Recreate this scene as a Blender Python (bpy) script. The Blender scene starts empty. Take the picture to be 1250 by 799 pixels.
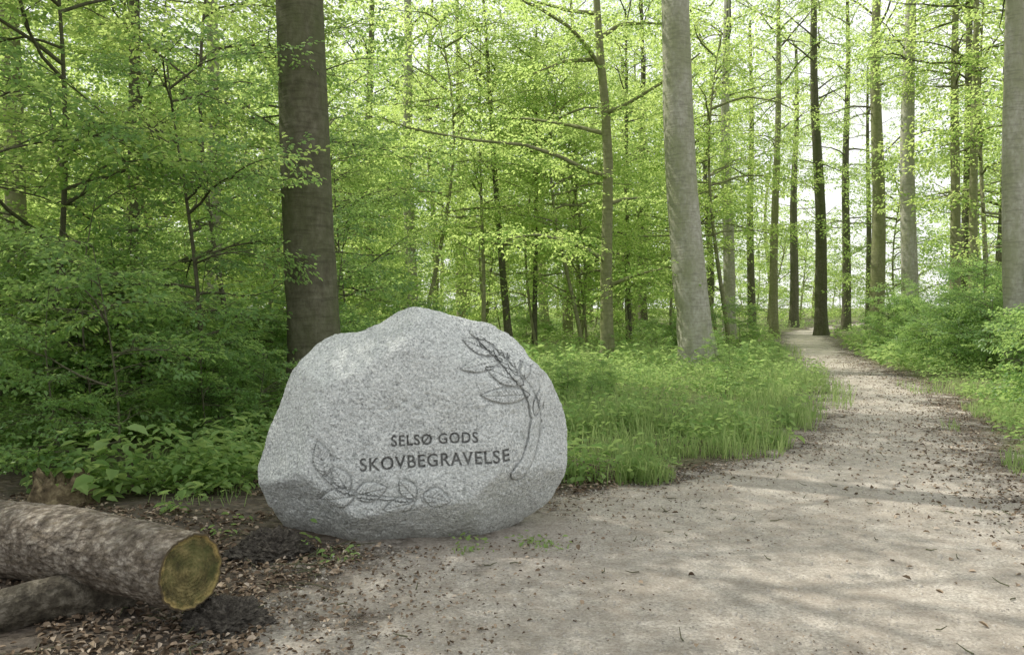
import bpy, math, random
import numpy as np
from mathutils import Vector, Matrix
from mathutils.bvhtree import BVHTree
rng=np.random.default_rng(7)
S=bpy.context.scene
S.view_settings.view_transform='Standard'; S.view_settings.look='None'; S.view_settings.exposure=0
PI=math.pi
# ---------------------------------------------------------------- helpers
def link(o): S.collection.objects.link(o); return o
def vnoise(p,seed=0):
    p=np.asarray(p,dtype=np.float64); i=np.floor(p).astype(np.int64); f=p-i; f=f*f*(3-2*f)
    def h(ix,iy,iz):
        n=(ix*374761393+iy*668265263+iz*2147483647+seed*1274126177)&0xffffffff
        n=((n^(n>>13))*1274126177)&0xffffffff
        n=(n^(n>>16))&0xffffffff
        return n/4294967295.0
    x,y,z=i[...,0],i[...,1],i[...,2]; fx,fy,fz=f[...,0],f[...,1],f[...,2]
    def L(a,b,t): return a+(b-a)*t
    c=L(L(L(h(x,y,z),h(x+1,y,z),fx),L(h(x,y+1,z),h(x+1,y+1,z),fx),fy),
        L(L(h(x,y,z+1),h(x+1,y,z+1),fx),L(h(x,y+1,z+1),h(x+1,y+1,z+1),fx),fy),fz)
    return c*2-1
def fbm(p,seed=0,o=4):
    s=0;a=1;t=0
    for k in range(o):
        s=s+a*vnoise(np.asarray(p)*2**k+k*17.3,seed+k);t+=a;a*=.5
    return s/t
class MB:
    def __init__(s): s.v=[];s.f=[];s.m=[];s.n=0
    def add(s,v,f,m=0):
        s.v.append(np.asarray(v,dtype=np.float32).reshape(-1,3)); f=np.asarray(f,dtype=np.int32).reshape(-1,4)
        s.f.append(f+s.n); s.m.append(np.full(len(f),m,dtype=np.int32)); s.n+=len(s.v[-1])
    def mesh(s,name,mats,smooth=True):
        v=np.concatenate(s.v);f=np.concatenate(s.f);m=np.concatenate(s.m)
        me=bpy.data.meshes.new(name)
        me.vertices.add(len(v)); me.vertices.foreach_set('co',v.ravel())
        me.loops.add(f.size); me.loops.foreach_set('vertex_index',f.ravel())
        me.polygons.add(len(f)); me.polygons.foreach_set('loop_start',np.arange(0,f.size,4,dtype=np.int32))
        me.polygons.foreach_set('material_index',m)
        me.polygons.foreach_set('use_smooth',np.full(len(f),smooth))
        for k in mats: me.materials.append(k)
        me.update(calc_edges=True)
        return me
def obj(name,me,loc=(0,0,0),rz=0,sc=1,parent=None,rot=None):
    o=bpy.data.objects.new(name,me); o.location=loc
    o.rotation_euler=rot if rot else (0,0,rz)
    o.scale=(sc,sc,sc) if np.isscalar(sc) else sc
    if parent: o.parent=parent
    return link(o)
def tube(mb,pts,rad,sides=6,mat=0,noise=0,flare=None):
    pts=np.asarray(pts,float); n=len(pts); rad=np.broadcast_to(np.asarray(rad,float),(n,))
    t=np.gradient(pts,axis=0); t/=np.linalg.norm(t,axis=1)[:,None]+1e-9
    ref=np.array([1.,0,0]) if abs(t[0][2])>.7 else np.array([0,0,1.])
    u=np.cross(t,ref); u/=np.linalg.norm(u,axis=1)[:,None]+1e-9; w=np.cross(t,u)
    a=np.arange(sides)/sides*2*PI
    R=rad[:,None]*np.ones(sides)[None]
    if flare is not None:
        hh=pts[:,2]-pts[0,2]
        R=R*(1+flare*np.exp(-hh/.4)[:,None]*(1+.55*np.cos(a*5+1.3)[None]+.35*np.cos(a*3)[None]))
    if noise:
        o1=np.ones(n)[:,None]
        q=np.stack([np.cos(a)[None]*1.2*o1,np.sin(a)[None]*1.2*o1,(np.arange(n)*.35)[:,None]+0*a[None]],-1)*1.2+pts[0]
        R=R*(1+noise*fbm(q,3,3))
    V=pts[:,None]+u[:,None]*(np.cos(a)[None,:,None]*R[...,None])+w[:,None]*(np.sin(a)[None,:,None]*R[...,None])
    i=np.arange(n-1)[:,None]*sides; j=np.arange(sides)[None]; k=(j+1)%sides
    F=np.stack([i+j,i+k,i+sides+k,i+sides+j],-1).reshape(-1,4)
    mb.add(V.reshape(-1,3),F,mat)
def leaves(mb,b,d,nm,l,wr=.6,mat=1,hi=False,fold=.18,droop=.12):
    b=np.asarray(b);l=np.asarray(l)[:,None]
    d=d/(np.linalg.norm(d,axis=1)[:,None]+1e-9); s=np.cross(nm,d); s/=np.linalg.norm(s,axis=1)[:,None]+1e-9; n2=np.cross(d,s)
    w=l*wr*.5; tip=b+d*l-n2*l*droop
    N=len(b)
    if hi:
        V=np.stack([b,b+d*l*.28+s*w*.92+n2*w*fold*2,b+d*l*.68+s*w*.8+n2*w*fold*1.5,tip,b+d*l*.68-s*w*.8+n2*w*fold*1.5,b+d*l*.28-s*w*.92+n2*w*fold*2],1)
        base=np.arange(N)[:,None]*6
        F=np.stack([base+np.array([0,3,2,1]),base+np.array([0,5,4,3])],1)
        mb.add(V.reshape(-1,3),F.reshape(-1,4),mat)
    else:
        V=np.stack([b,b+d*l*.45+s*w+n2*w*fold*2,tip,b+d*l*.45-s*w+n2*w*fold*2],1)
        F=np.arange(N*4).reshape(-1,4)
        mb.add(V.reshape(-1,3),F,mat)
# ---------------------------------------------------------------- materials
def newmat(name):
    m=bpy.data.materials.new(name); m.use_nodes=True; nt=m.node_tree; nt.nodes.clear()
    out=nt.nodes.new('ShaderNodeOutputMaterial'); return m,nt,out
def N(nt,t,**k):
    n=nt.nodes.new(t)
    for a,b in k.items(): setattr(n,a,b)
    return n
def noise(nt,vec,scale,detail=6,rough=.6):
    n=N(nt,'ShaderNodeTexNoise'); n.inputs['Scale'].default_value=scale;n.inputs['Detail'].default_value=min(detail,5);n.inputs['Roughness'].default_value=rough
    if vec is not None: nt.links.new(vec,n.inputs['Vector'])
    return n.outputs['Fac']
def ramp(nt,fac,stops):
    r=N(nt,'ShaderNodeValToRGB'); e=r.color_ramp.elements
    while len(e)<len(stops): e.new(.5)
    for x,(p,c) in zip(e,stops): x.position=p; x.color=(*c,1)
    nt.links.new(fac,r.inputs[0]); return r.outputs[0]
def g3(v): return (v,v,v)
def mixc(nt,fac,a,b,bt='MIX'):
    m=N(nt,'ShaderNodeMix',data_type='RGBA',blend_type=bt)
    for s,i in ((fac,0),(a,6),(b,7)):
        if hasattr(s,'is_linked'): nt.links.new(s,m.inputs[i])
        else: m.inputs[i].default_value=s if i==0 else (*s,1)
    return m.outputs[2]
def mth(nt,op,a,b=0):
    m=N(nt,'ShaderNodeMath',operation=op)
    for i,s in enumerate((a,b)):
        if hasattr(s,'is_linked'): nt.links.new(s,m.inputs[i])
        else: m.inputs[i].default_value=s
    return m.outputs[0]
def bump(nt,h,st,dist=.02,prev=None):
    b=N(nt,'ShaderNodeBump'); b.inputs['Strength'].default_value=st;b.inputs['Distance'].default_value=dist
    nt.links.new(h,b.inputs['Height'])
    if prev: nt.links.new(prev,b.inputs['Normal'])
    return b.outputs[0]
def princ(nt,out,col,rough=.85,nrm=None,spec=.3):
    p=N(nt,'ShaderNodeBsdfPrincipled'); p.inputs['Roughness'].default_value=rough; p.inputs['Specular IOR Level'].default_value=spec
    if hasattr(col,'is_linked'): nt.links.new(col,p.inputs['Base Color'])
    else: p.inputs['Base Color'].default_value=(*col,1)
    if nrm: nt.links.new(nrm,p.inputs['Normal'])
    if out: nt.links.new(p.outputs[0],out.inputs[0])
    return p
def objco(nt): return N(nt,'ShaderNodeTexCoord').outputs['Object']
def mapping(nt,vec,sc):
    m=N(nt,'ShaderNodeMapping'); m.inputs['Scale'].default_value=sc; nt.links.new(vec,m.inputs[0]); return m.outputs[0]
def leafmat(name,dark,mid,light,tr=(.30,.46,.06),tmix=.5,gloss=False):
    m,nt,out=newmat(name)
    geo=N(nt,'ShaderNodeNewGeometry'); oi=N(nt,'ShaderNodeObjectInfo')
    f=mth(nt,'ADD',mth(nt,'MULTIPLY',geo.outputs['Random Per Island'],.6),mth(nt,'MULTIPLY',oi.outputs['Random'],.4))
    c=ramp(nt,f,[(0,dark),(.5,mid),(1,light)])
    t=mixc(nt,mth(nt,'MULTIPLY',geo.outputs['Random Per Island'],.5),tr,tuple(x*.6 for x in tr))
    t=mixc(nt,mth(nt,'MULTIPLY',oi.outputs['Random'],.25),t,tuple(x*y for x,y in zip(tr,(.5,.68,.75))))
    if gloss: p=princ(nt,None,c,.38,None,.5)
    else:
        p=N(nt,'ShaderNodeBsdfDiffuse'); nt.links.new(c,p.inputs[0])
    tl=N(nt,'ShaderNodeBsdfTranslucent'); nt.links.new(t,tl.inputs[0])
    mx=N(nt,'ShaderNodeMixShader'); mx.inputs[0].default_value=tmix
    nt.links.new(p.outputs[0],mx.inputs[1]);nt.links.new(tl.outputs[0],mx.inputs[2]);nt.links.new(mx.outputs[0],out.inputs[0])
    return m
LEAF=leafmat('beech_leaf',(.11,.21,.055),(.19,.33,.09),(.33,.48,.16),(.78,.94,.30),.58)
HERB=leafmat('herb_leaf',(.11,.20,.065),(.18,.30,.10),(.30,.43,.17),(.62,.78,.26),.5)
LEAFD=leafmat('shrub_leaf',(.07,.155,.05),(.125,.24,.075),(.20,.34,.11),(.58,.80,.24),.52,True)
GRASS=leafmat('grass_blade',(.13,.22,.075),(.23,.34,.12),(.45,.50,.26),(.60,.72,.30),.45)
def barkmat(name,c1,c2,c3,green):
    m,nt,out=newmat(name); co=objco(nt)
    a=noise(nt,mapping(nt,co,(1,1,.35)),2.2,5); b=noise(nt,mapping(nt,co,(1,1,.6)),14,6,.65)
    hb=noise(nt,mapping(nt,co,(1.2,1.2,9)),2.5,4)
    c=ramp(nt,b,[(.25,c1),(.5,c2),(.75,c3)])
    c=mixc(nt,mth(nt,'MULTIPLY',ramp(nt,a,[(.4,g3(0)),(.62,g3(1))]),.75),c,green)
    c=mixc(nt,mth(nt,'MULTIPLY',ramp(nt,hb,[(.52,g3(0)),(.62,g3(1))]),.3),c,tuple(x*.45 for x in c1))
    n=bump(nt,b,.7,.015,bump(nt,hb,.6,.015)); princ(nt,out,c,.9,n,.15); return m
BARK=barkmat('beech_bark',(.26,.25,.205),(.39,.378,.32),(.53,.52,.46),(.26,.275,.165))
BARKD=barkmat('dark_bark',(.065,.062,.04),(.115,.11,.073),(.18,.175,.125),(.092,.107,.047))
BARKG=barkmat('green_bark',(.15,.155,.085),(.23,.23,.135),(.33,.33,.21),(.19,.21,.09))
def simplemat(name,stops,scale,rough=.9,bs=.5,bd=.01,det=6):
    m,nt,out=newmat(name); co=objco(nt); a=noise(nt,co,scale,det,.65)
    princ(nt,out,ramp(nt,a,stops),rough,bump(nt,a,bs,bd),.2); return m
def littermat():
    m,nt,out=newmat('dry_leaf'); geo=N(nt,'ShaderNodeNewGeometry')
    c=ramp(nt,geo.outputs['Random Per Island'],[(0,(.075,.054,.038)),(.45,(.19,.142,.10)),(.8,(.33,.26,.19)),(1,(.50,.43,.35))])
    d=N(nt,'ShaderNodeBsdfDiffuse'); nt.links.new(c,d.inputs[0]); nt.links.new(d.outputs[0],out.inputs[0]); return m
LITTER=littermat()
m,nt,out=newmat('forest_floor'); co=objco(nt)
vo=N(nt,'ShaderNodeTexVoronoi'); vo.inputs['Scale'].default_value=26; nt.links.new(mapping(nt,co,(1,1.4,1)),vo.inputs['Vector'])
vb=N(nt,'ShaderNodeSeparateColor'); nt.links.new(vo.outputs['Color'],vb.inputs[0])
c=ramp(nt,vb.outputs[0],[(0,(.05,.04,.03)),(.5,(.115,.092,.07)),(1,(.22,.18,.14))])
n1=noise(nt,co,9,8,.7); c=mixc(nt,ramp(nt,n1,[(.4,g3(0)),(.62,g3(.85))]),c,(.115,.10,.084))
gm=noise(nt,co,.9,5,.6)
at=N(nt,'ShaderNodeAttribute',attribute_name='green')
gf=mth(nt,'MULTIPLY',at.outputs['Fac'],ramp(nt,gm,[(.3,g3(.25)),(.6,g3(.9))]))
gc=ramp(nt,noise(nt,co,25,5,.7),[(.3,(.09,.12,.04)),(.7,(.24,.31,.10))])
c=mixc(nt,gf,c,gc)
princ(nt,out,c,.95,bump(nt,n1,1,.05),.15); GROUND=m
# gravel
m,nt,out=newmat('gravel'); co=objco(nt)
mid=noise(nt,co,5,7,.7); fine=noise(nt,co,60,7,.78); md2=noise(nt,co,1.3,6,.65)
vo=N(nt,'ShaderNodeTexVoronoi'); vo.inputs['Scale'].default_value=95; nt.links.new(co,vo.inputs['Vector'])
vb=N(nt,'ShaderNodeSeparateColor'); nt.links.new(vo.outputs['Color'],vb.inputs[0])
c=ramp(nt,fine,[(.32,(.19,.17,.145)),(.5,(.52,.475,.415)),(.68,(.80,.75,.67))])
c=mixc(nt,.35,c,ramp(nt,vb.outputs[0],[(0,(.23,.208,.178)),(.5,(.51,.47,.41)),(1,(.78,.735,.66))]))
c=mixc(nt,ramp(nt,mid,[(.42,g3(0)),(.62,g3(.55))]),c,(.31,.262,.215))
c=mixc(nt,ramp(nt,md2,[(.45,g3(0)),(.60,g3(.4))]),c,(.32,.275,.225))
nr=bump(nt,fine,1,.018,bump(nt,mid,.8,.05))
p=princ(nt,None,c,.92,nr,.2)
at=N(nt,'ShaderNodeAttribute',attribute_name='edge')
al=mth(nt,'ADD',at.outputs['Fac'],mth(nt,'MULTIPLY',mth(nt,'SUBTRACT',noise(nt,co,1.9,10,.75),.5),2.8))
al=ramp(nt,al,[(.25,g3(0)),(.8,g3(1))])
tr=N(nt,'ShaderNodeBsdfTransparent'); mx=N(nt,'ShaderNodeMixShader')
nt.links.new(al,mx.inputs[0]);nt.links.new(tr.outputs[0],mx.inputs[1]);nt.links.new(p.outputs[0],mx.inputs[2]);nt.links.new(mx.outputs[0],out.inputs[0]); GRAVEL=m
# granite
m,nt,out=newmat('granite'); co=objco(nt)
a=noise(nt,co,64,6,.88); b=noise(nt,co,2.4,6,.6); s=noise(nt,co,24,6,.85); pit=noise(nt,co,40,3,.6); lc=noise(nt,co,8,8,.75)
c=ramp(nt,a,[(.37,(.09,.096,.10)),(.45,(.48,.50,.495)),(.55,(.66,.685,.67)),(.62,(.96,.97,.95))])
c=mixc(nt,ramp(nt,s,[(.54,g3(0)),(.65,g3(.5))]),c,(.28,.295,.295))
c=mixc(nt,ramp(nt,b,[(.4,g3(0)),(.7,g3(.3))]),c,(.72,.745,.72))
c=mixc(nt,ramp(nt,lc,[(.56,g3(0)),(.64,g3(.32))]),c,(.84,.86,.83))
c=mixc(nt,ramp(nt,lc,[(.34,g3(.4)),(.42,g3(0))]),c,(.30,.32,.30))
ca=N(nt,'ShaderNodeAttribute',attribute_name='carve')
c=mixc(nt,mth(nt,'MULTIPLY',ca.outputs['Fac'],.84),c,(.07,.07,.066))
so=N(nt,'ShaderNodeSeparateXYZ'); nt.links.new(co,so.inputs[0])
low=ramp(nt,mth(nt,'ADD',so.outputs[2],mth(nt,'MULTIPLY',b,.25)),[(.12,g3(.6)),(.34,g3(0))])
c=mixc(nt,low,c,(.23,.22,.18))
nr=bump(nt,a,.7,.010,bump(nt,pit,.8,.020,bump(nt,s,.5,.015)))
princ(nt,out,c,.85,nr,.3); GRANITE=m
# ---------------------------------------------------------------- world & sun
sun_dir=Vector((-.74,.34,1.14)).normalized()
w=bpy.data.worlds.new('World'); S.world=w; w.use_nodes=True; wn=w.node_tree
bg=wn.nodes['Background']; sk=wn.nodes.new('ShaderNodeTexSky'); sk.sky_type='NISHITA'; sk.sun_disc=False
sk.sun_elevation=math.asin(sun_dir.z); sk.sun_rotation=math.atan2(sun_dir.x,sun_dir.y); sk.dust_density=1.5; sk.air_density=1.0; sk.ozone_density=.3
# bright broken cloud added over the blue sky to whiten and lift fill light
tc=wn.nodes.new('ShaderNodeTexCoord'); cn=noise(wn,mapping(wn,tc.outputs['Generated'],(1,1,2.2)),1.6,5,.55)
cf=ramp(wn,cn,[(.3,g3(.6)),(.6,g3(.94))])
skc=mixc(wn,cf,sk.outputs[0],(8.6,8.65,8.5))
wn.links.new(skc,bg.inputs[0]); bg.inputs[1].default_value=.15
sl=bpy.data.lights.new('sun','SUN'); sl.energy=5; sl.angle=math.radians(.5); sl.color=(1,.95,.85)
so=bpy.data.objects.new('sun',sl); so.rotation_euler=(-sun_dir).to_track_quat('-Z','Y').to_euler(); so.location=(0,0,30); link(so)
cd=bpy.data.cameras.new('camera'); cam=bpy.data.objects.new('camera',cd); link(cam); S.camera=cam
cd.lens=28.2; cd.sensor_width=36; cd.clip_end=3000; cam.location=(0,0,1.5)
cam.rotation_euler=(math.radians(90-1.43),0,0)
def GX(px,d): return (px-625)/980*d
# ---------------------------------------------------------------- path edges
YL=[-8,2,3.5,4.8,5.6,6.4,6.84,7.74,8.65,10.9,13.4,17.3,22.6,32.7,49,60,75]
XLv=[-1.8,-1.5,-1.25,-1.0,-.3,.4,1.1,2.2,3.0,4.15,5.1,6.4,8.0,11.0,16.9,22.5,32]
YR=[-8,0,5,6.5,8.65,10.9,14,17.3,22.6,32.7,49,60,75]
XRv=[6,5.2,4.2,4.3,5.0,6.1,7.4,8.3,9.7,13.1,18.9,24.6,34.5]
def XL(y): return np.interp(y,YL,XLv)
def XR(y): return np.interp(y,YR,XRv)
def offpath(x,y): return np.maximum(XL(y)-x,x-XR(y))
def sstep(a,b,x): t=np.clip((x-a)/(b-a),0,1); return t*t*(3-2*t)
def hz(x,y):
    x=np.asarray(x,float);y=np.asarray(y,float)
    o=offpath(x,y); k=sstep(.3,2.0,o)
    p=np.stack([x*.6,y*.6,0*x],-1)
    near=np.hypot(x+.65,y-5.4); k=k*sstep(1.1,2.2,near)
    right=sstep(1.0,6,x-XR(y))*.35*sstep(3,9,y)
    return k*(.09*fbm(p,5,4)+.03)+right
def axis(a,b,s,far):
    c=np.arange(a,b,s); k=[];d=s;v=b
    while v<far: k.append(v); d*=1.25; v+=d
    k.append(far); l=[];d=s;v=a-s
    while v>-far: l.append(v); d*=1.25; v-=d
    l.append(-far)
    return np.array(l[::-1]+list(c)+k)
xs=axis(-10,14,.14,1200); ys=axis(-3,28,.14,1200)
X,Y=np.meshgrid(xs,ys); Z=hz(X,Y)
nx=len(xs);i=np.arange(len(ys)-1)[:,None]*nx+np.arange(nx-1)[None]
mb=MB(); mb.add(np.stack([X,Y,Z],-1),np.stack([i,i+1,i+nx+1,i+nx],-1))
me=mb.mesh('ground',[GROUND])
gr=sstep(.1,.8,offpath(X,Y))*sstep(6.3,8.5,Y+np.where(X<-1,-.6,0))
at=me.attributes.new('green','FLOAT','POINT'); at.data.foreach_set('value',gr.ravel().astype(np.float32))
obj('ground',me)
yy=np.concatenate([np.arange(-8,20,.2),np.arange(20,75,.8)])
L=XL(yy)[:,None];R=XR(yy)[:,None]; wd=R-L
PX=L-.7+(wd+1.4)*np.linspace(0,1,44)[None]; PYY=yy[:,None]+0*PX
ed=np.minimum(PX-(L-.7),(R+.7)-PX)/1.4
mb=MB(); i=np.arange(len(yy)-1)[:,None]*44+np.arange(43)[None]
mb.add(np.stack([PX,PYY,hz(PX,PYY)+.005],-1),np.stack([i,i+1,i+45,i+44],-1))
me=mb.mesh('gravel_path',[GRAVEL]); at=me.attributes.new('edge','FLOAT','POINT'); at.data.foreach_set('value',np.clip(ed,0,1.9).ravel().astype(np.float32))
obj('gravel_path',me)
# ---------------------------------------------------------------- boulder
K=5.3/980
def S2(px,py,k=K): return ((px-625)*k,1.5-(py-375)*k)
ol=[(497,376),(512,378),(545,387),(575,393),(603,396),(620,405),(636,421),(650,440),(668,460),(684,490),(695,520),(699,548),(698,572),(692,594),(680,620),(655,640),(620,658),(560,668),(480,678),(400,684),(362,678),(338,658),(322,628),(311,600),(309,572),(318,546),(333,513),(346,480),(356,452),(378,424),(400,409),(430,404),(460,392),(482,379)]
cx,cz=S2(500,500)
P=np.array([S2(*q) for q in ol])-np.array([cx,cz])
th=np.arctan2(P[:,1],P[:,0]); rr=np.hypot(P[:,0],P[:,1]); o=np.argsort(th)
NT=1300; TH=np.arange(NT)/NT*2*PI-PI
RR=np.interp(TH,th[o],rr[o],period=2*PI)
ker=np.exp(-np.linspace(-2,2,11)**2);ker/=ker.sum(); RR=np.convolve(np.concatenate([RR[-5:],RR,RR[:5]]),ker,'valid')
NF=400;NBk=70
aF=np.linspace(.0005,PI/2,NF); aB=np.linspace(PI/2,PI-.001,NBk+1)[1:]
nF=2.5
rho=np.concatenate([np.sin(aF)**(2/nF),np.sin(aB)**(2/2.4)])
yv=np.concatenate([-.46*np.cos(aF)**(2/nF),.5*np.abs(np.cos(aB))**(2/2.4)])
bx=cx+rho[:,None]*RR[None]*np.cos(TH)[None]; bz=cz+rho[:,None]*RR[None]*np.sin(TH)[None]; by=yv[:,None]+0*bx
p=np.stack([bx,by,bz],-1)
p[...,1]+=.16*(p[...,2]-.6)*(p[...,1]<.0)*np.clip(-p[...,1]/.3,0,1)
c0=np.array([-.65,0,.6])
def clip(p,n,o,soft=.02):
    n=np.array(n,float);n/=np.linalg.norm(n); d=(p-c0)@n-o
    d=np.where(d>soft,d-soft/2,np.where(d>0,d*d/(2*soft),0)); return p-d[...,None]*n
p=clip(p,(0,-1,.14),.36,.08)
p=clip(p,(.75,-.75,.15),.65,.04)
p=clip(p,(.42,-.6,.72),.69,.03)
p=clip(p,(-.7,-.72,.25),.67,.05)
p=clip(p,(-.35,-.6,.75),.66,.03)
p=clip(p,(.1,-.75,-.62),.55,.04)
p=clip(p,(-.45,-.7,-.5),.66,.05)
p=clip(p,(.6,-.7,-.5),.64,.04)
nd=np.stack([p[...,0]-c0[0],p[...,1]*1.5,p[...,2]-c0[2]],-1); nd/=np.linalg.norm(nd,axis=-1)[...,None]+1e-9
dn=.048*fbm(p*2.0,11,3)+.012*fbm(p*8,12,3)+.0035*fbm(p*30,14,3)+.004*fbm(p*90,15,2)
pitm=fbm(p*22,44,2); dn=dn-.014*np.clip(pitm-.38,0,1)*3
p=p+nd*dn[...,None]
k5=4.98/980
def C2(px,py): return np.array([(px-625)*k5,1.5-(py-375)*k5])
u=p[...,0];wz=p[...,2]; front=(p[...,1]<-.05)
depth=np.zeros_like(u);carve=np.zeros_like(u)
def leafcarve(b,t,wpx):
    global depth,carve
    B=C2(*b);T=C2(*t);L_=np.linalg.norm(T-B);d=(T-B)/L_;n=np.array([-d[1],d[0]])
    rx=u-B[0];rz=wz-B[1]; a=(rx*d[0]+rz*d[1])/L_; c_=rx*n[0]+rz*n[1]
    ac=np.clip(a,0,1); wp=wpx*k5*np.sin(PI*ac**.85)**.9
    dist=np.abs(c_)-wp; da=np.maximum(np.maximum(-a,a-1),0)*L_
    e=np.sqrt(np.where(da>0,c_**2+da**2,dist**2)); ins=(dist<0)&(a>0)&(a<1)
    g=np.exp(-(e/.006)**2); halo=np.exp(-(e/.022)**2)*(dist>0)
    mv=np.exp(-(c_/.0045)**2)*((a>0)&(a<.97))
    sv=np.clip(np.sin((a*L_-np.abs(c_)*.8)/.021*2*PI)-.3,0,1)*ins
    D=.009*g+.010*halo+.008*mv*ins+.007*sv-.012*ins*(1-g)
    depth=np.where(np.abs(D)>np.abs(depth),D,depth); carve=np.maximum(carve,np.maximum(g*.16,np.maximum(mv*ins*.22,sv*.16)))
def stem(pts,w0,w1):
    global depth,carve
    Q=[C2(*q) for q in pts]; best=np.full(u.shape,9.);ww=np.zeros_like(u);n=len(Q)-1
    for i in range(n):
        A=Q[i];B=Q[i+1];d=B-A;l2=d@d
        t=np.clip(((u-A[0])*d[0]+(wz-A[1])*d[1])/l2,0,1)
        e=np.hypot(u-A[0]-t*d[0],wz-A[1]-t*d[1]); m_=e<best; best=np.where(m_,e,best); ww=np.where(m_,(w0+(w1-w0)*(i+t)/n)*k5/2,ww)
    g=np.exp(-((best-ww)/.006)**2); ins=best<ww
    D=.010*g+.010*np.exp(-((best-ww)/.022)**2)*(~ins)-.016*ins*(1-g); depth=np.where(np.abs(D)>np.abs(depth),D,depth); carve=np.maximum(carve,g*.16)
stem([(632,586),(645,570),(653,545),(656,520),(652,498),(643,478),(628,460),(608,440),(588,420),(572,408)],17,5)
stem([(394,583),(410,597),(436,606),(470,610),(505,612)],4,3)
for a in [((608,437),(560,416),9),((612,443),(560,453),9),((600,432),(580,404),8),((618,448),(602,410),9),((632,462),(622,425),8),
          ((640,474),(592,452),10),((648,488),(586,485),10),((655,515),(668,478),7),((640,470),(645,440),7),
          ((396,583),(384,541),11),((424,602),(404,572),11),((432,606),(386,614),12),((432,606),(471,597),12),
          ((505,614),(467,624),10),((506,610),(486,588),10),((516,606),(549,614),12)]: leafcarve(*a)
def textmask(body,px0,py0,px1,py1,hpx):
    cu=bpy.data.curves.new('t','FONT'); cu.body=body; cu.offset=.004; cu.space_character=1.15
    to=bpy.data.objects.new('t',cu); link(to); bpy.context.view_layer.update()
    dg=bpy.context.evaluated_depsgraph_get(); tm=bpy.data.meshes.new_from_object(to.evaluated_get(dg))
    v=np.array([q.co[:] for q in tm.vertices]); tris=[tuple(pp.vertices) for pp in tm.polygons]
    A=C2(px0,py0);B=C2(px1,py1); L_=np.linalg.norm(B-A); d=(B-A)/L_; n=np.array([-d[1],d[0]])
    x0,x1=v[:,0].min(),v[:,0].max(); capH=.70
    a=(v[:,0]-x0)/(x1-x0)*L_; b=v[:,1]/capH*hpx*k5
    q=[Vector((A[0]+d[0]*s+n[0]*t,A[1]+d[1]*s+n[1]*t,0)) for s,t in zip(a,b)]
    bv=BVHTree.FromPolygons(q,tris)
    bpy.data.objects.remove(to); bpy.data.meshes.remove(tm)
    lo=np.min([list(z) for z in q],0)-.01;hi=np.max([list(z) for z in q],0)+.01
    idx=np.argwhere(front&(u>lo[0])&(u<hi[0])&(wz>lo[1])&(wz<hi[1]))
    for i_,j_ in idx:
        h=bv.find_nearest(Vector((u[i_,j_],wz[i_,j_],0)),.004)
        if h[0] is not None:
            k=1-min(h[3]/.0022,1)
            if k>0: depth[i_,j_]=max(depth[i_,j_],.010*k); carve[i_,j_]=max(carve[i_,j_],k*.95)
textmask('SELSØ GODS',476,547,583,542,13)
textmask('SKOVBEGRAVELSE',438,577,622,566,15.5)
depth*=front;carve*=front
p[...,1]+=depth
p[...,1]+=5.42
nr_=len(rho); V=p.reshape(-1,3)
i=np.arange(nr_-1)[:,None]*NT; j=np.arange(NT)[None];k=(j+1)%NT
mb=MB(); mb.add(V,np.stack([i+j,i+NT+j,i+NT+k,i+k],-1))
me=mb.mesh('boulder',[GRANITE]); at=me.attributes.new('carve','FLOAT','POINT'); at.data.foreach_set('value',carve.ravel().astype(np.float32))
obj('inscribed_boulder',me)
# ---------------------------------------------------------------- spray templates
def spray(r,leaf=.075,L=1.0,sp=.8,ks=7):
    b=[];d=[];n=[];l=[];tw=[]
    ks=np.linspace(.12,.92,ks)
    def run(p0,dr,Ln,l0):
        m=max(2,int(Ln/(leaf*sp)))
        for q in range(m):
            t=(q+.6)/m; pos=p0+dr*Ln*t+np.array([0,0,-.08*(Ln*t)**2]); s=1 if q%2 else -1
            a=math.radians(50+r.normal()*14)*s; c_,s_=math.cos(a),math.sin(a)
            dd=np.array([dr[0]*c_-dr[1]*s_,dr[0]*s_+dr[1]*c_,-.2+r.normal()*.3])
            b.append(pos);d.append(dd);n.append(np.array([r.normal()*.4,r.normal()*.4,1]));l.append(l0*r.uniform(.7,1.2))
        b.append(p0+dr*Ln);d.append(dr+np.array([0,0,-.2]));n.append(np.array([0,0,1.]));l.append(l0)
    run(np.zeros(3),np.array([1.,0,0]),L,leaf)
    for q,t in enumerate(ks):
        s=1 if q%2 else -1; a=math.radians(42+r.normal()*9)*s
        dr=np.array([math.cos(a),math.sin(a),r.normal()*.2]); p0=np.array([L*t,0,-.08*(L*t)**2]); Ln=.5*L*(1.1-t*.8)*r.uniform(.7,1.15)
        run(p0,dr,Ln,leaf); tw.append((p0,p0+dr*Ln))
    tw.append((np.zeros(3),np.array([L,0,-.08])))
    return np.array(b),np.array(d),np.array(n),np.array(l),tw
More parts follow.
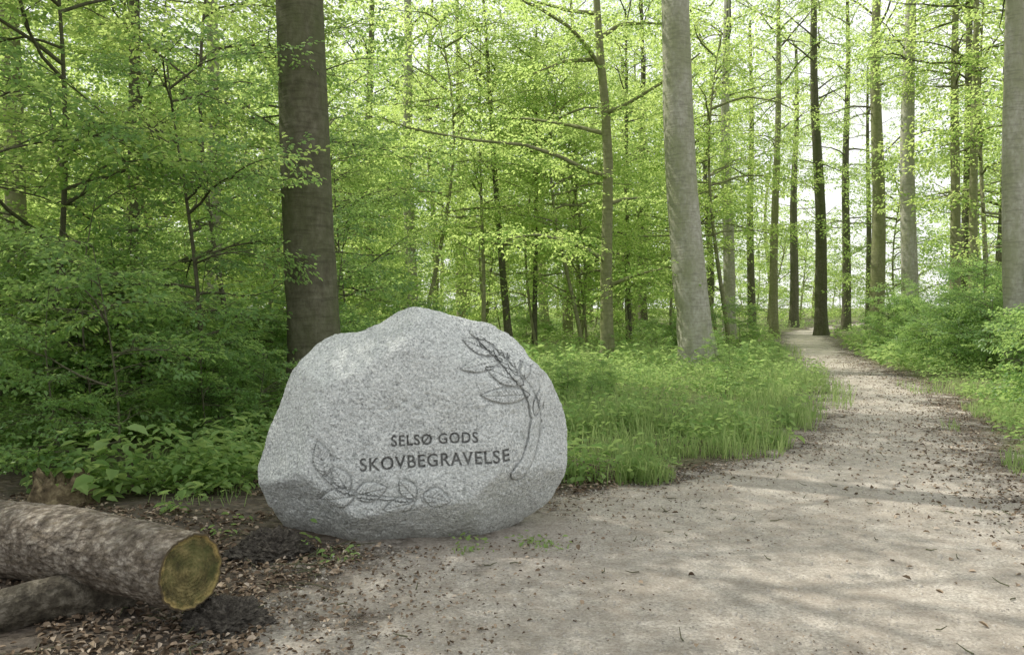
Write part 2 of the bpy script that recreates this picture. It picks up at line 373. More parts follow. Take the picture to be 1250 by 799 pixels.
def place_sprays(mb,temps,pos,dirs,sc,r,hi=False,twigs=False,lm=1,roll=.35):
    pos=np.array(pos);dirs=np.array(dirs);sc=np.array(sc); which=r.integers(0,len(temps),len(pos))
    x=dirs/np.linalg.norm(dirs,axis=1)[:,None]
    up=np.array([0,0,1.])[None]+r.normal(size=(len(pos),3))*roll*np.array([1,1,.2])
    y=np.cross(up,x);y/=np.linalg.norm(y,axis=1)[:,None]+1e-9; z=np.cross(x,y)
    M=np.stack([x,y,z],-1)
    for ti,(b,d,n,l,tw) in enumerate(temps):
        s=np.where(which==ti)[0]
        if not len(s): continue
        Bm=M[s];bb=np.einsum('kij,nj->kni',Bm,b)*sc[s][:,None,None]+pos[s][:,None]
        dd=np.einsum('kij,nj->kni',Bm,d);nn=np.einsum('kij,nj->kni',Bm,n)
        ll=(l[None]*(sc[s][:,None]**.35))
        nn=nn+r.normal(size=nn.shape)*.2
        leaves(mb,bb.reshape(-1,3),dd.reshape(-1,3),nn.reshape(-1,3),ll.ravel(),.62,lm,hi)
        if twigs:
            A=np.array([t[0] for t in tw]);B=np.array([t[1] for t in tw])
            A=(np.einsum('kij,nj->kni',Bm,A)*sc[s][:,None,None]+pos[s][:,None]).reshape(-1,3)
            B=(np.einsum('kij,nj->kni',Bm,B)*sc[s][:,None,None]+pos[s][:,None]).reshape(-1,3)
            o=np.array([0,0,.0022])
            mb.add(np.stack([A-o,A+o,B+o*.4,B-o*.4],1).reshape(-1,3),np.arange(len(A)*4),0)
def crown(mb,r,temps,h0,h1,rad,nl,subs,spl,scale,up=.5,axisf=None,hi=False,twigs=False,wood=.012,roll=.35):
    pos=[];dr=[];sc=[]
    if axisf is None: axisf=lambda h:np.array([0,0,h])
    for i in range(nl):
        t=min(max((i+r.uniform(-.8,1.8))/nl,0),1); h=h0+(h1-h0)*t
        Ln=rad*(math.sin(PI*(.25+.6*t))**.8)*r.uniform(.45,1.25)
        az=r.uniform(0,6.28)
        el=up*(.3+1.0*t)+r.normal()*.25
        n=7;pts=[axisf(h)];e=el;a=az
        for q in range(n-1):
            pts.append(pts[-1]+np.array([math.cos(a)*math.cos(e),math.sin(a)*math.cos(e),math.sin(e)])*Ln/(n-1))
            e=e*.85-.02+r.normal()*.14; a+=r.normal()*.2
        pts=np.array(pts); tube(mb,pts,np.linspace(wood*Ln+.006,.005,n),5,0)
        for q in range(subs):
            s=.22+.78*(q+.5)/subs; f=s*(n-1);k=min(int(f),n-2);p0=pts[k]+(pts[k+1]-pts[k])*(f-k)
            sd=1 if q%2 else -1; aa=a+sd*r.uniform(.4,1.2); l2=Ln*.42*(1.15-s)*r.uniform(.7,1.3)+.15*scale
            d2=np.array([math.cos(aa),math.sin(aa),r.normal()*.3+.1]); p1=p0+d2*l2+np.array([0,0,-.05*l2])
            tube(mb,[p0,(p0+p1)/2+np.array([0,0,.04*l2]),p1],[wood*l2*.7+.004,.004,.003],4,0)
            for z in range(spl):
                tt=(z+r.uniform(.3,1))/spl; pos.append(p0+(p1-p0)*tt); q2=aa+r.normal()*.6
                dr.append([math.cos(q2),math.sin(q2),r.normal()*.28-.08]); sc.append(scale*r.uniform(.65,1.2))
        pos.append(pts[-1]);dr.append(pts[-1]-pts[-2]);sc.append(scale)
    place_sprays(mb,temps,pos,dr,sc,r,hi,twigs,roll=roll)
r=np.random.default_rng(3)
T_far=[spray(r,.14,1.15,.95,5) for _ in range(3)]
T_mid=[spray(r,.10,1.0,.95,5) for _ in range(4)]
T_near=[spray(r,.07,.62,.9,6) for _ in range(5)]
T_vf=[spray(r,.21,1.4,.95,5) for _ in range(3)]
TALL=[];
for q in range(6):
    mb=MB(); r=np.random.default_rng(20+q)
    if q<3: crown(mb,r,T_far,0,15,4.6,23,5,2,1.15,.6,roll=.6)
    elif q==3: crown(mb,r,T_mid,0,7.5,3.3,26,6,2,1.2,.45,roll=.5)
    else: crown(mb,r,T_vf,0,15,4.8,23,4,2,1.15,.6,roll=.6)
    TALL.append(mb.mesh('crown_leaves',[BARKD,LEAF]))
UND=[]
for q in range(6):
    mb=MB(); r=np.random.default_rng(40+q); H=[8.5,7,9.5,6,8,6.5][q]
    ax=lambda h,q=q:np.array([.45*math.sin(h*.45+q),.4*math.cos(h*.4+q*2)-.2,h])
    tube(mb,[ax(h) for h in np.linspace(0,H,14)],np.linspace(.045+.015*(q%3),.012,14),8,0)
    if q<4: crown(mb,r,T_mid,[1.2,1.6,3.0,.8][q],H,2.9,27,5,2,1.0,.45,ax,roll=.5)
    else: crown(mb,r,T_far,.6,H,2.9,22,4,2,.95,.45,ax,roll=.5)
    UND.append(mb.mesh('understory',[BARKG,LEAF]))
SAP=[]
for q in range(4):
    mb=MB(); r=np.random.default_rng(60+q); H=[2.6,1.9,3.2,1.4][q]
    ax=lambda h,q=q:np.array([.12*math.sin(h*1.3+q),.12*math.cos(h+q)-.1,h])
    tube(mb,[ax(h) for h in np.linspace(0,H,10)],np.linspace(.018,.005,10),6,0)
    crown(mb,r,T_near,.2,H,1.05,15,4,2,.8,.4,ax,True,True,wood=.006,roll=.45)
    SAP.append(mb.mesh('sapling',[BARKD,LEAFD]))
NUND=[]
for q in range(3):
    mb=MB(); r=np.random.default_rng(80+q); H=[6.5,5.5,8][q]
    ax=lambda h,q=q:np.array([.2*math.sin(h*.6+q),.2*math.cos(h*.5+q*2)-.1,h])
    tube(mb,[ax(h) for h in np.linspace(0,H,14)],np.linspace(.045,.01,14),8,0)
    crown(mb,r,T_near,.9,H,2.3,26,6,2,1.1,.35,ax,True,True,wood=.008,roll=.45)
    NUND.append(mb.mesh('young_beech',[BARKD,LEAFD if q==1 else LEAF]))
# ---------------------------------------------------------------- main trunks
rt=np.random.default_rng(5)
def tree(px,d,rad,topx=None,mat=BARK,ch=7,H=21,crownsc=1.0,bend=.1,name='beech_tree',ci=None,x=None,zs=None):
    x0=GX(px,d) if x is None else x; z0=float(hz(x0,d))-.05
    lean=0 if topx is None else (GX(topx,d)-x0)/(1.5+.383*d)
    ly=rt.normal()*.012; ph=rt.uniform(0,6)
    f=lambda h:np.array([lean*h+bend*rad*2.2*(math.sin(h*.45+ph)-math.sin(ph)),ly*h,h])
    hs=np.concatenate([np.linspace(0,2,14),np.linspace(2.3,H,34)])
    mb=MB(); pts=np.array([f(h) for h in hs]); rd=rad*(1-.72*(hs/H)**1.15)
    tube(mb,pts,rd,28,0,flare=.4,noise=.10)
    o=obj(name,mb.mesh('trunk',[mat]),(x0,d,z0))
    me=TALL[rt.integers(0,3) if ci is None else ci]
    c=f(ch); obj('crown',me,tuple(c),rt.uniform(0,6.28),(crownsc,crownsc,zs or (H+3-ch)/16.5),parent=o)
    return o
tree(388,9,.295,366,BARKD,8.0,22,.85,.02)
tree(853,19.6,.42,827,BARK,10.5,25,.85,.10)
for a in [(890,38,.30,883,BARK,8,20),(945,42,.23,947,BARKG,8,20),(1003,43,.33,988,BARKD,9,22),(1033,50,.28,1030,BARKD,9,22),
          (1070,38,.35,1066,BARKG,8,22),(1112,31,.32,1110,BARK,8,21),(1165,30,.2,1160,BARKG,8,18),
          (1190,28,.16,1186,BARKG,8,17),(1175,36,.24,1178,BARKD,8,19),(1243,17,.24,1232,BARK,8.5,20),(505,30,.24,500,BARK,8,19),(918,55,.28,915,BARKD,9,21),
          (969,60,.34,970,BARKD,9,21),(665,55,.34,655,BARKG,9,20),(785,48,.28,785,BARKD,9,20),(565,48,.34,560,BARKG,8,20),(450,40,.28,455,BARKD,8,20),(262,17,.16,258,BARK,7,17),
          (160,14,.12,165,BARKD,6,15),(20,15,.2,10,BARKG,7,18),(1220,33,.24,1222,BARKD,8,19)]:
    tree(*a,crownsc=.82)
for a in [(622,29,.14,590,BARKD,6,13),(652,30,.1,655,BARKD,6,12),(768,34,.13,762,BARKD,7,14),(1060,45,.17,1058,BARKD,8,15)]: tree(*a,crownsc=.6)
# slender tree with sweeping limbs
d=21;x0=GX(742,d); mb=MB()
def pz(py): return 1.5-(py-375)/980*d
def pp(px,py,dy=0): return [GX(px,d)-x0,dy,pz(py)]
tp=[[0,0,-.05],pp(741,400),pp(740,340),pp(741,270),pp(742,200),pp(738,130),pp(732,70),pp(727,0),pp(722,-120),pp(725,-260)]
tpi=np.array(tp); tt=np.linspace(0,9,60); tpi=np.stack([np.interp(tt,range(10),tpi[:,k]) for k in range(3)],-1)
tube(mb,tpi,np.linspace(.18,.06,60),18,0,flare=.4,noise=.06)
rs=np.random.default_rng(9); pos=[];dr=[];sc=[]
for br in [[pp(732,85),pp(715,62,-.5),pp(690,50,-1),pp(655,38,-1.5),pp(600,28,-2),pp(560,22,-2.5),pp(525,2,-3)],
           [pp(741,215),pp(715,212,-.4),pp(680,200,-1),pp(640,193,-1.4),pp(580,190,-2),pp(520,186,-2.6),pp(490,178,-3)],
           [pp(741,320),pp(715,305,-.4),pp(690,298,-1),pp(650,292,-1.4),pp(615,300,-1.8)],
           [pp(738,140),pp(760,130,-.3),pp(800,110,-.8),pp(840,85,-1.2)],
           [pp(730,50),pp(760,30,.3),pp(800,22,.8),pp(850,15,1.2)],
           [pp(728,20),pp(700,8,.5),pp(660,-10,1),pp(600,-30,1)],
           [pp(741,250),pp(765,240,.5),pp(800,235,1.0)],[pp(741,165),pp(700,150,.5),pp(650,135,1.0),pp(600,130,1.4)],
           [pp(741,350),pp(770,335,-.5),pp(800,330,-1.0)],[pp(725,75),pp(690,85,-.5),pp(650,105,-1)]]:
    b=np.array(br,float); b[1:-1]+=rs.normal(size=b[1:-1].shape)*.05; n=len(b); t2=np.linspace(0,n-1,n*3)
    b=np.stack([np.interp(t2,range(n),b[:,k]) for k in range(3)],-1); tube(mb,b,np.linspace(.065,.018,len(b)),7,0)
    for q in range(3,len(b)):
        for z in range(3):
            a=rs.uniform(0,6.28); pos.append(b[q]+rs.normal(size=3)*.15);dr.append([math.cos(a),math.sin(a),-.1+rs.normal()*.15]);sc.append(rs.uniform(.7,1.2))
place_sprays(mb,T_mid,pos,dr,sc,rs)
o=obj('slender_beech_tree',mb.mesh('slender',[BARKG,LEAF]),(x0,d,0))
obj('crown',TALL[1],tuple(tpi[45]),1,(.7,.7,.6),parent=o)
# ---------------------------------------------------------------- forest masses
def empty(n): e=bpy.data.objects.new(n,None); return link(e)
E=empty('young_beech_thicket')
for (x,y,k,s) in [(-5.0,8.6,0,.95),(-6.9,9.3,1,1.1),(-4.4,12.0,2,1),(-8.6,12,2,1.1),(-4.2,16,1,1.2),(-8,17,2,1.1),(-2.9,14,0,.6),(-3.7,8.9,1,.75),(-6.2,7.4,0,1.0)]:
    obj('young_beech',NUND[k],(x,y,float(hz(x,y))),rt.uniform(0,6),s,parent=E)
E=empty('sapling_undergrowth'); n=0
def okx(x,y,m=.9):
    return offpath(x,y)>m and math.hypot(x+.65,y-5.5)>1.9
while n<46:
    x=rt.uniform(-8,-2.1);y=rt.uniform(6.7,13)
    if x/y<-.75 or not okx(x,y) or (x>-2.6 and y<7.6) or math.hypot(x+2.2,y-9)<.7: continue
    obj('sapling',SAP[rt.integers(0,4)],(x,y,float(hz(x,y))),rt.uniform(0,6),rt.uniform(.4,.95),parent=E); n+=1
n=0
while n<42:
    y=rt.uniform(11,28);x=float(XR(y))+rt.uniform(1.2,7)
    if x/y>.78: continue
    obj('sapling',SAP[rt.integers(0,4)],(x,y,float(hz(x,y))),rt.uniform(0,6),rt.uniform(.5,.95),parent=E); n+=1
n=0
while n<26:
    y=rt.uniform(8,24);x=float(XL(y))-rt.uniform(.3,7)
    if x<-.2*y or not okx(x,y,.3): continue
    obj('sapling',SAP[rt.integers(0,4)],(x,y,float(hz(x,y))),rt.uniform(0,6),rt.uniform(.14,.3),parent=E); n+=1
n=0
while n<34:
    y=rt.uniform(24,60);x=rt.uniform(-.65,.75)*y
    if not okx(x,y,1.5): continue
    obj('sapling',SAP[rt.integers(0,4)],(x,y,float(hz(x,y))),rt.uniform(0,6),rt.uniform(.5,1.0),parent=E); n+=1
E=empty('understory_tree_mass'); n=0
while n<62:
    y=rt.uniform(18,72);x=rt.uniform(-.72,.74)*y
    if not okx(x,y,2.2): continue
    if -.22*y<x<XL(y) and y<27: continue
    if x/y>.38 and y>30 and rt.uniform()<.75: continue
    obj('understory_tree',UND[rt.integers(0,4) if y<45 else rt.integers(4,6)],(x,y,float(hz(x,y))),rt.uniform(0,6),rt.uniform(.8,1.4),parent=E); n+=1
for (x,y,k,s) in [(-2.5,27,2,1.2),(1.0,30,0,1.25),(7.0,33,1,1.2),(-6,25,0,1.2),(2.8,36,2,1.4),(-1,38,0,1.4),(8.5,39,2,1.3),(15.5,24,0,1.0),(10.5,44,2,1.3)]:
    obj('understory_tree',UND[k],(x,y,0),rt.uniform(0,6),s,parent=E)
E=empty('distant_forest'); TT=[]
for q in range(3):
    mb=MB(); tube(mb,[(.3*math.sin(h*.3+q),.2*math.sin(h*.4),h) for h in np.linspace(0,20,12)],np.linspace(.30,.08,12),10,0); TT.append(mb.mesh('distant_trunk',[[BARKD,BARKG,BARKG][q]]))
n=0
while n<56:
    y=rt.uniform(42,115);x=rt.uniform(-.75,.75)*y
    if y<75 and not okx(x,y,2.5): continue
    if x/y>.42 and rt.uniform()<.6: continue
    if rt.uniform()<.8: obj('distant_tree',TT[rt.integers(0,3)],(x,y,0),rt.uniform(0,6),(lambda s:(s*rt.uniform(.5,1.5),)*2+(s,))(rt.uniform(.8,1.15)),parent=E)
    obj('distant_crown',TALL[rt.integers(0,3) if y<55 else rt.integers(4,6)],(x,y,rt.uniform(2.5,7)),rt.uniform(0,6),rt.uniform(.95,1.35),parent=E); n+=1
n=0
while n<56:
    y=rt.uniform(75,125);x=rt.uniform(-.75,.42)*y
    obj('distant_undergrowth',UND[rt.integers(4,6)],(x,y,-.6),rt.uniform(0,6),rt.uniform(1.0,1.7),parent=E); n+=1
tree(0,18,.26,None,BARKD,7.5,20,1.0,x=-15.5)
# unseen slim beeches added left and behind the big trunk to dapple the path
for x,y,s,ch in [(-5.9,7.6,.8,7.2),(-5.4,4.6,.8,7.2),(-9.5,10.2,.8,9.5),(-3.05,12.9,.85,7.8)]:
    tree(0,y,.10,None,BARKD,ch,ch+6,s,x=x,ci=3,zs=.9)
# ---------------------------------------------------------------- ground vegetation
rg=np.random.default_rng(31)
cl=lambda x,y,s=1.0,sd=4:fbm(np.stack([x*s,y*s,0*x],-1),sd,3)
def blades(x,y,h0,h1,w):
    n=len(x); z=hz(x,y); h=rg.uniform(h0,h1,n)*(.25+1.5*np.clip(.5+.9*cl(x,y,1.3,8),0,1)); a=rg.uniform(0,2*PI,n)+1.5*cl(x,y,2.0,55); ln=rg.uniform(.2,1.1,n)*h
    b=np.stack([x,y,z],-1); s=np.stack([-np.sin(a),np.cos(a),0*a],-1)*(w*rg.uniform(.6,1.4,n))[:,None]; d=np.stack([np.cos(a),np.sin(a),0*a],-1)
    up=np.array([0,0,1.]); mid=b+d*(ln*.3)[:,None]+up*(h*.62)[:,None]; tip=b+d*ln[:,None]+up*(h*(1-.45*ln/h))[:,None]
    V=np.stack([b-s,b+s,mid+s*.8,mid-s*.8,tip+s*.12,tip-s*.12],1); base=np.arange(n)[:,None]*6
    F=np.stack([base+np.array([0,1,2,3]),base+np.array([3,2,4,5])],1)
    return V.reshape(-1,3),F.reshape(-1,4)
def samp(n,fx,y0,y1,acc):
    y=y0*(y1/y0)**rg.uniform(0,1,n); u_=rg.uniform(0,1,n); x=fx(y,u_); k=acc(x,y); return x[k],y[k]
mb=MB()
x,y=samp(72000,lambda y,u_:XL(y)+.6-u_*np.minimum(XL(y)+.22*y+.5,9),6.7,30,lambda x,y:(offpath(x,y)>-.15+1.2*cl(x,y,1.2,77)+rg.exponential(.15,len(x)))&(cl(x,y,1.5)>-.0+rg.normal(size=len(x))*.12)&(np.hypot(x+.65,y-5.5)>1.1))
v,f=blades(x,y,.12,.38,.0045); mb.add(v,f)
x,y=samp(9000,lambda y,u_:XR(y)+u_*2.2-.4,7,16,lambda x,y:(offpath(x,y)>-.1+.9*cl(x,y,1.2,78))&(cl(x,y)>-.02))
v,f=blades(x,y,.08,.24,.004); mb.add(v,f)
for (tx,ty,nn) in [(GX(215,7.2),7.2,260),(GX(330,7.0),7.0,120),(GX(575,4.98),4.93,22),(GX(660,5.1),5.05,26),(GX(415,4.75),4.72,20),(GX(250,6.2),6.2,60)]:
    a_=rg.normal(size=(nn,2))*(.16 if nn>50 else .06); v,f=blades(tx+a_[:,0],ty+a_[:,1],.10 if nn>50 else .03,.36 if nn>50 else .10,.004); mb.add(v,f)
obj('grass_patch',mb.mesh('grass',[GRASS]))
mb=MB()
def herbs(x,y,h,l,mat=0,per=7):
    n=len(x); k=rg.uniform(.4,1.7,n); lk=rg.uniform(.6,1.35,n); x=np.repeat(x,per);y=np.repeat(y,per); hh=rg.uniform(.15,1,len(x))*h*np.repeat(k,per)
    a=rg.uniform(0,2*PI,len(x)); rr_=rg.uniform(.01,.12,len(x))
    b=np.stack([x+np.cos(a)*rr_,y+np.sin(a)*rr_,hz(x,y)+hh],-1); d=np.stack([np.cos(a),np.sin(a),rg.normal(size=len(x))*.3-.05],-1)
    nm=np.stack([rg.normal(size=len(x))*.35,rg.normal(size=len(x))*.35,np.ones(len(x))],-1)
    leaves(mb,b,d,nm,rg.uniform(.6,1.2,len(x))*l*np.repeat(lk,per),.6,mat,True,.15,.2)
x,y=samp(4800,lambda y,u_:XL(y)+.3-u_*np.minimum(XL(y)+.25*y+.5,9),6.8,20,lambda x,y:(cl(x,y,.9,9)>-.03)&(offpath(x,y)>.0+1.0*cl(x,y,1.2,77))&(np.hypot(x+.65,y-5.5)>1.3))
herbs(x,y,.27,.08)
x,y=samp(6200,lambda y,u_:-2.0-u_*np.minimum(y*.6,7),6.2,17,lambda x,y:(cl(x,y,.9,19)>-.2)&(np.hypot(x+.65,y-5.5)>1.5))
herbs(x,y,.34,.08)
x,y=samp(2600,lambda y,u_:XR(y)+.4+u_*6,7.5,26,lambda x,y:(cl(x,y,.9,19)>-.25)); herbs(x,y,.26,.07)
x,y=samp(7500,lambda y,u_:(u_*1.4-.68)*y,18,80,lambda x,y:offpath(x,y)>.3); herbs(x,y,.34,.16,per=5)
for (px,dd,nn,hh,ll) in [(135,6.0,14,.46,.12),(255,6.3,12,.3,.10),(362,4.95,5,.12,.05),(415,4.72,5,.08,.04),(575,4.93,6,.08,.035),(650,5.05,6,.06,.035),(268,5.2,5,.1,.05),(665,5.0,5,.05,.03),(90,6.6,10,.4,.11),(190,6.6,10,.35,.10),(215,5.7,6,.2,.08)]:
    xx=GX(px,dd)+rg.normal(size=nn)*(.03 if nn<8 else .16); herbs(xx,dd+rg.normal(size=nn)*(.03 if nn<8 else .12),hh,ll,per=5)
obj('herb_groundcover',mb.mesh('herbs',[HERB]))
mb=MB()
def lit(x,y,s0,s1,zl=.0):
    n=len(x);a=rg.uniform(0,2*PI,n); b=np.stack([x,y,hz(x,y)+.008+rg.uniform(0,.02,n)+zl],-1)
    d=np.stack([np.cos(a),np.sin(a),rg.normal(size=n)*.25],-1); nm=np.stack([rg.normal(size=n)*.45,rg.normal(size=n)*.45,np.ones(n)],-1)
    leaves(mb,b,d,nm,rg.uniform(s0,s1,n),.6,0,True,.35,.1)
nstone=lambda x,y:(np.hypot((x+.65)/1.05,(y-5.5)/.55)>1)
x,y=samp(20000,lambda y,u_:XL(y)+.1-(u_**1.1)*4.2,2.6,8.5,lambda x,y:nstone(x,y)&(y<7.6)&(cl(x,y,1.8,91)>-.1)); lit(x,y,.015,.05)
x,y=samp(10000,lambda y,u_:XL(y)+rg.normal(size=len(y))*.6,2.6,25,lambda x,y:nstone(x,y)); lit(x,y,.010,.034,-.004)
x,y=samp(7000,lambda y,u_:XR(y)-rg.normal(size=len(y))*.6,4,25,lambda x,y:y>0); lit(x,y,.015,.045,-.004)
x,y=samp(14000,lambda y,u_:XL(y)+u_*(XR(y)-XL(y)),2.6,22,lambda x,y:(cl(x,y,.7,33)>-.05)&nstone(x,y)); lit(x,y,.006,.019,-.008)
x,y=samp(150,lambda y,u_:XL(y)+u_*(XR(y)-XL(y)),2.6,14,lambda x,y:nstone(x,y)); lit(x,y,.03,.055,0)
obj('leaf_litter',mb.mesh('litter',[LITTER]))
PEB=simplemat('pebble',[(.3,(.2,.185,.16)),(.7,(.50,.47,.42))],6)
mb=MB(); x,y=samp(8000,lambda y,u_:XL(y)-.2+u_*(XR(y)-XL(y)),2.6,14,lambda x,y:nstone(x,y))
s=rg.uniform(.002,.008,len(x))*(1+1.2*(rg.uniform(0,1,len(x))>.99)); b=np.stack([x,y,hz(x,y)+.005+s*.2],-1)
cube=np.array([[-1,-1,-.6],[1,-1,-.6],[1,1,-.6],[-1,1,-.6],[-.6,-.6,.7],[.7,-.5,.6],[.6,.6,.7],[-.7,.5,.6]],float)
a=rg.uniform(0,6.28,len(x)); ca_,sa=np.cos(a),np.sin(a)
V=np.stack([cube[None,:,0]*ca_[:,None]-cube[None,:,1]*sa[:,None],cube[None,:,0]*sa[:,None]+cube[None,:,1]*ca_[:,None],cube[None,:,2]+0*a[:,None]],-1)*s[:,None,None]*rg.uniform(.7,1.3,(len(x),8,1))+b[:,None]
cf=np.array([[0,1,5,4],[1,2,6,5],[2,3,7,6],[3,0,4,7],[4,5,6,7]]); F=(np.arange(len(x))[:,None,None]*8+cf[None])
mb.add(V.reshape(-1,3),F.reshape(-1,4)); obj('pebble_scatter',mb.mesh('pebbles',[PEB]))
mb=MB()
for q in range(480):
    y=rg.uniform(2.8,8.5); 
    x=float(XL(y))-rg.exponential(1.0) if rg.uniform()<.8 else rg.uniform(XL(y),XR(y))
    if not nstone(x,y): continue
    L_=rg.uniform(.04,.34) if x<XL(y) else rg.uniform(.03,.10); a=rg.uniform(0,6.28); z=float(hz(x,y))+.012
    dv=np.array([math.cos(a),math.sin(a),0]); p0=np.array([x,y,z]); nn=rg.normal(size=3)*L_*.08
    tube(mb,[p0,p0+dv*L_*.5+np.array([nn[0],nn[1],abs(nn[2])]),p0+dv*L_+np.array([0,0,rg.uniform(0,.03)])],[.004,.0035,.002],5,0)
obj('fallen_twigs',mb.mesh('twigs',[BARKD]))
# ---------------------------------------------------------------- logs
LB,nt,out=newmat('log_bark'); co=objco(nt)
a=noise(nt,mapping(nt,co,(3,3,12)),3,7,.7); b=noise(nt,co,16,9,.75); vo=N(nt,'ShaderNodeTexVoronoi'); vo.inputs['Scale'].default_value=38; nt.links.new(mapping(nt,co,(.6,.9,1.3)),vo.inputs['Vector'])
c=ramp(nt,b,[(.34,(.055,.045,.036)),(.48,(.17,.145,.118)),(.66,(.38,.347,.295))])
c=mixc(nt,ramp(nt,a,[(.48,g3(0)),(.66,g3(.6))]),c,(.13,.105,.07))
c=mixc(nt,ramp(nt,vo.outputs['Distance'],[(.35,g3(0)),(.75,g3(.5))]),c,(.06,.05,.037))
princ(nt,out,c,.95,bump(nt,vo.outputs['Distance'],.8,.015,bump(nt,b,1,.03)),.15)
EG,nt,out=newmat('log_end'); co=objco(nt)
rad_=N(nt,'ShaderNodeAttribute',attribute_name='rad').outputs['Fac']
nz=noise(nt,co,11,8,.75); rg2=mth(nt,'SINE',mth(nt,'ADD',mth(nt,'MULTIPLY',rad_,60),mth(nt,'MULTIPLY',nz,9)))
c=ramp(nt,nz,[(.32,(.045,.04,.02)),(.48,(.13,.11,.045)),(.66,(.30,.25,.11))])
rim=ramp(nt,mth(nt,'MULTIPLY',mth(nt,'ADD',rad_,mth(nt,'MULTIPLY',nz,.6)),.7),[(.78,g3(0)),(.88,g3(.8))])
c=mixc(nt,rim,c,(.48,.36,.14)); c=mixc(nt,mth(nt,'MULTIPLY',mth(nt,'ADD',rg2,1),.10),c,(.04,.035,.02))
c=mixc(nt,ramp(nt,noise(nt,co,6,5,.7),[(.45,g3(0)),(.60,g3(.6))]),c,(.075,.09,.03))
c=mixc(nt,ramp(nt,rad_,[(.93,g3(0)),(.96,g3(.9))]),c,(.07,.055,.038))
princ(nt,out,c,.9,bump(nt,nz,.9,.025,bump(nt,rg2,.3,.004)),.2)
def log(name,A,B,r0,r1,seed,n=120,sd=96,mats=(LB,EG)):
    A=np.array(A,float);B=np.array(B,float);ax=B-A;L_=np.linalg.norm(ax);ax/=L_
    u_=np.cross(ax,[0,0,1]);u_/=np.linalg.norm(u_);w_=np.cross(u_,ax); t=np.linspace(0,1,n);a=np.arange(sd)/sd*2*PI
    q=np.stack([np.cos(a)[None]*1.5+0*t[:,None],np.sin(a)[None]*1.5+0*t[:,None],(t*L_*3)[:,None]+0*a[None]],-1)
    R=(r0+(r1-r0)*t)[:,None]*(1+.09*fbm(q*.8,seed,3)+.06*fbm(q*4,seed+3,4)+.03*fbm(q*14,seed+5,2))
    bend=(.03*np.sin(t*PI*1.5))[:,None,None]*w_
    ctr=(A[None]+ax[None]*(t*L_)[:,None])[:,None]+bend
    V=ctr+u_*(np.cos(a)[None,:,None]*R[...,None])+w_*(np.sin(a)[None,:,None]*R[...,None])
    i=np.arange(n-1)[:,None]*sd;j=np.arange(sd)[None];k=(j+1)%sd
    mb=MB(); mb.add(V.reshape(-1,3),np.stack([i+j,i+k,i+sd+k,i+sd+j],-1),0)
    rads=[np.full(n*sd,1.0)]
    for end in (0,n-1):
        rings=np.array([1.0,.95,.92,.85,.7,.5,.3,.1,.001]); off=np.array([0,-.004,.008,.008,.009,.009,.01,.01,.01])
        sg=1 if end==0 else -1
        RV=ctr[end][None]+(V[end]-ctr[end])[None]*rings[:,None,None]+ax*sg*off[:,None,None]
        RV[2:]+=ax*(.012*fbm(RV[2:]*14,4,3))[...,None]
        i=np.arange(8)[:,None]*sd
        F=np.stack([i+j,i+sd+j,i+sd+k,i+k],-1).reshape(-1,4)
        mb.add(RV.reshape(-1,3),F,1); rads.append(np.repeat(rings,sd))
    me=mb.mesh(name,list(mats))
    at=me.attributes.new('rad','FLOAT','POINT'); at.data.foreach_set('value',np.concatenate(rads).astype(np.float32))
    return obj(name,me)
log('felled_log',(GX(230,3.66),3.66,.285),(-3.85,4.98,.16),.172,.225,2)
SB=simplemat('dark_log_bark',[(.3,(.03,.025,.02)),(.5,(.08,.07,.052)),(.7,(.20,.18,.145))],18,.95,1,.04)  # darker bark tone than on the felled log
log('support_log',(-2.40,3.66,.085),(-1.80,4.15,.04),.10,.11,6,mats=(SB,SB))
mb=MB(); ST=simplemat('rotten_wood',[(.3,(.045,.035,.02)),(.5,(.14,.11,.065)),(.72,(.32,.27,.16))],16,.95,1,.04)
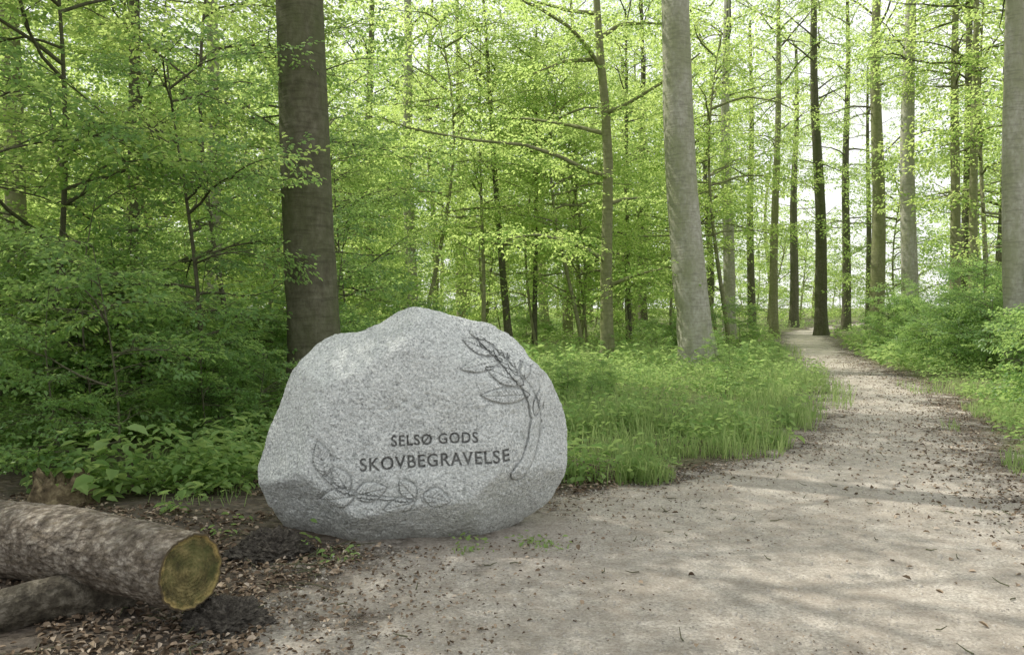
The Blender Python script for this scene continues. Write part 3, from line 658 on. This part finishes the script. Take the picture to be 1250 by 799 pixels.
a=np.arange(48)/48*2*PI; sxp,syp=GX(72,6.0),6.0
q=np.stack([np.cos(a)*2,np.sin(a)*2,0*a],-1); top=.20+.12*fbm(q*2.6,8,4)
V=[]
for k,h in enumerate([-.05,.04,.09,.13]): V.append(np.stack([np.cos(a)*(.27-.02*k+.06*fbm(q+k*.3,9,3)),np.sin(a)*(.2-.01*k+.04*fbm(q+k*.3,9,3)),0*a+h],-1))
V.append(np.stack([np.cos(a)*.20,np.sin(a)*.15,top],-1)); V.append(np.stack([np.cos(a)*.13,np.sin(a)*.10,top-.07],-1)); V.append(np.stack([np.cos(a)*.001,np.sin(a)*.001,0*a+.1],-1))
V=np.array(V); i=np.arange(6)[:,None]*48;j=np.arange(48)[None];k=(j+1)%48
mb.add(V.reshape(-1,3),np.stack([i+j,i+k,i+48+k,i+48+j],-1)); obj('rotten_stump',mb.mesh('stump',[ST]),(sxp,syp,float(hz(sxp,syp))))
SO=simplemat('dark_soil',[(.3,(.035,.03,.025)),(.5,(.085,.076,.064)),(.72,(.2,.18,.15))],34,.95,1,.04,8)
def clod(name,px,dd,rx,ry,rz,seed,mat=SO):
    n=80;m_=140;ph=np.linspace(.001,PI/2+.1,n)[:,None];t=(np.arange(m_)/m_*2*PI)[None]
    d=np.stack([np.sin(ph)*np.cos(t),np.sin(ph)*np.sin(t),np.cos(ph)+0*t],-1); k_=1+.25*fbm(d*2.2+seed,seed,4)+.22*fbm(d*9,seed,4)+.10*fbm(d*30,seed,2)
    V=d*k_[...,None]*np.array([rx,ry,rz]); V[...,:2]*=1+.5*np.clip((ph[...,None]-.9),0,1); i=np.arange(n-1)[:,None]*m_;j=np.arange(m_)[None];k=(j+1)%m_
    mb=MB(); mb.add(V.reshape(-1,3),np.stack([i+j,i+m_+j,i+m_+k,i+k],-1)); x=GX(px,dd); return obj(name,mb.mesh('clod',[mat]),(x,dd,0))
clod('soil_mound',330,4.85,.20,.16,.15,3); clod('soil_mound',272,3.78,.16,.15,.11,5)
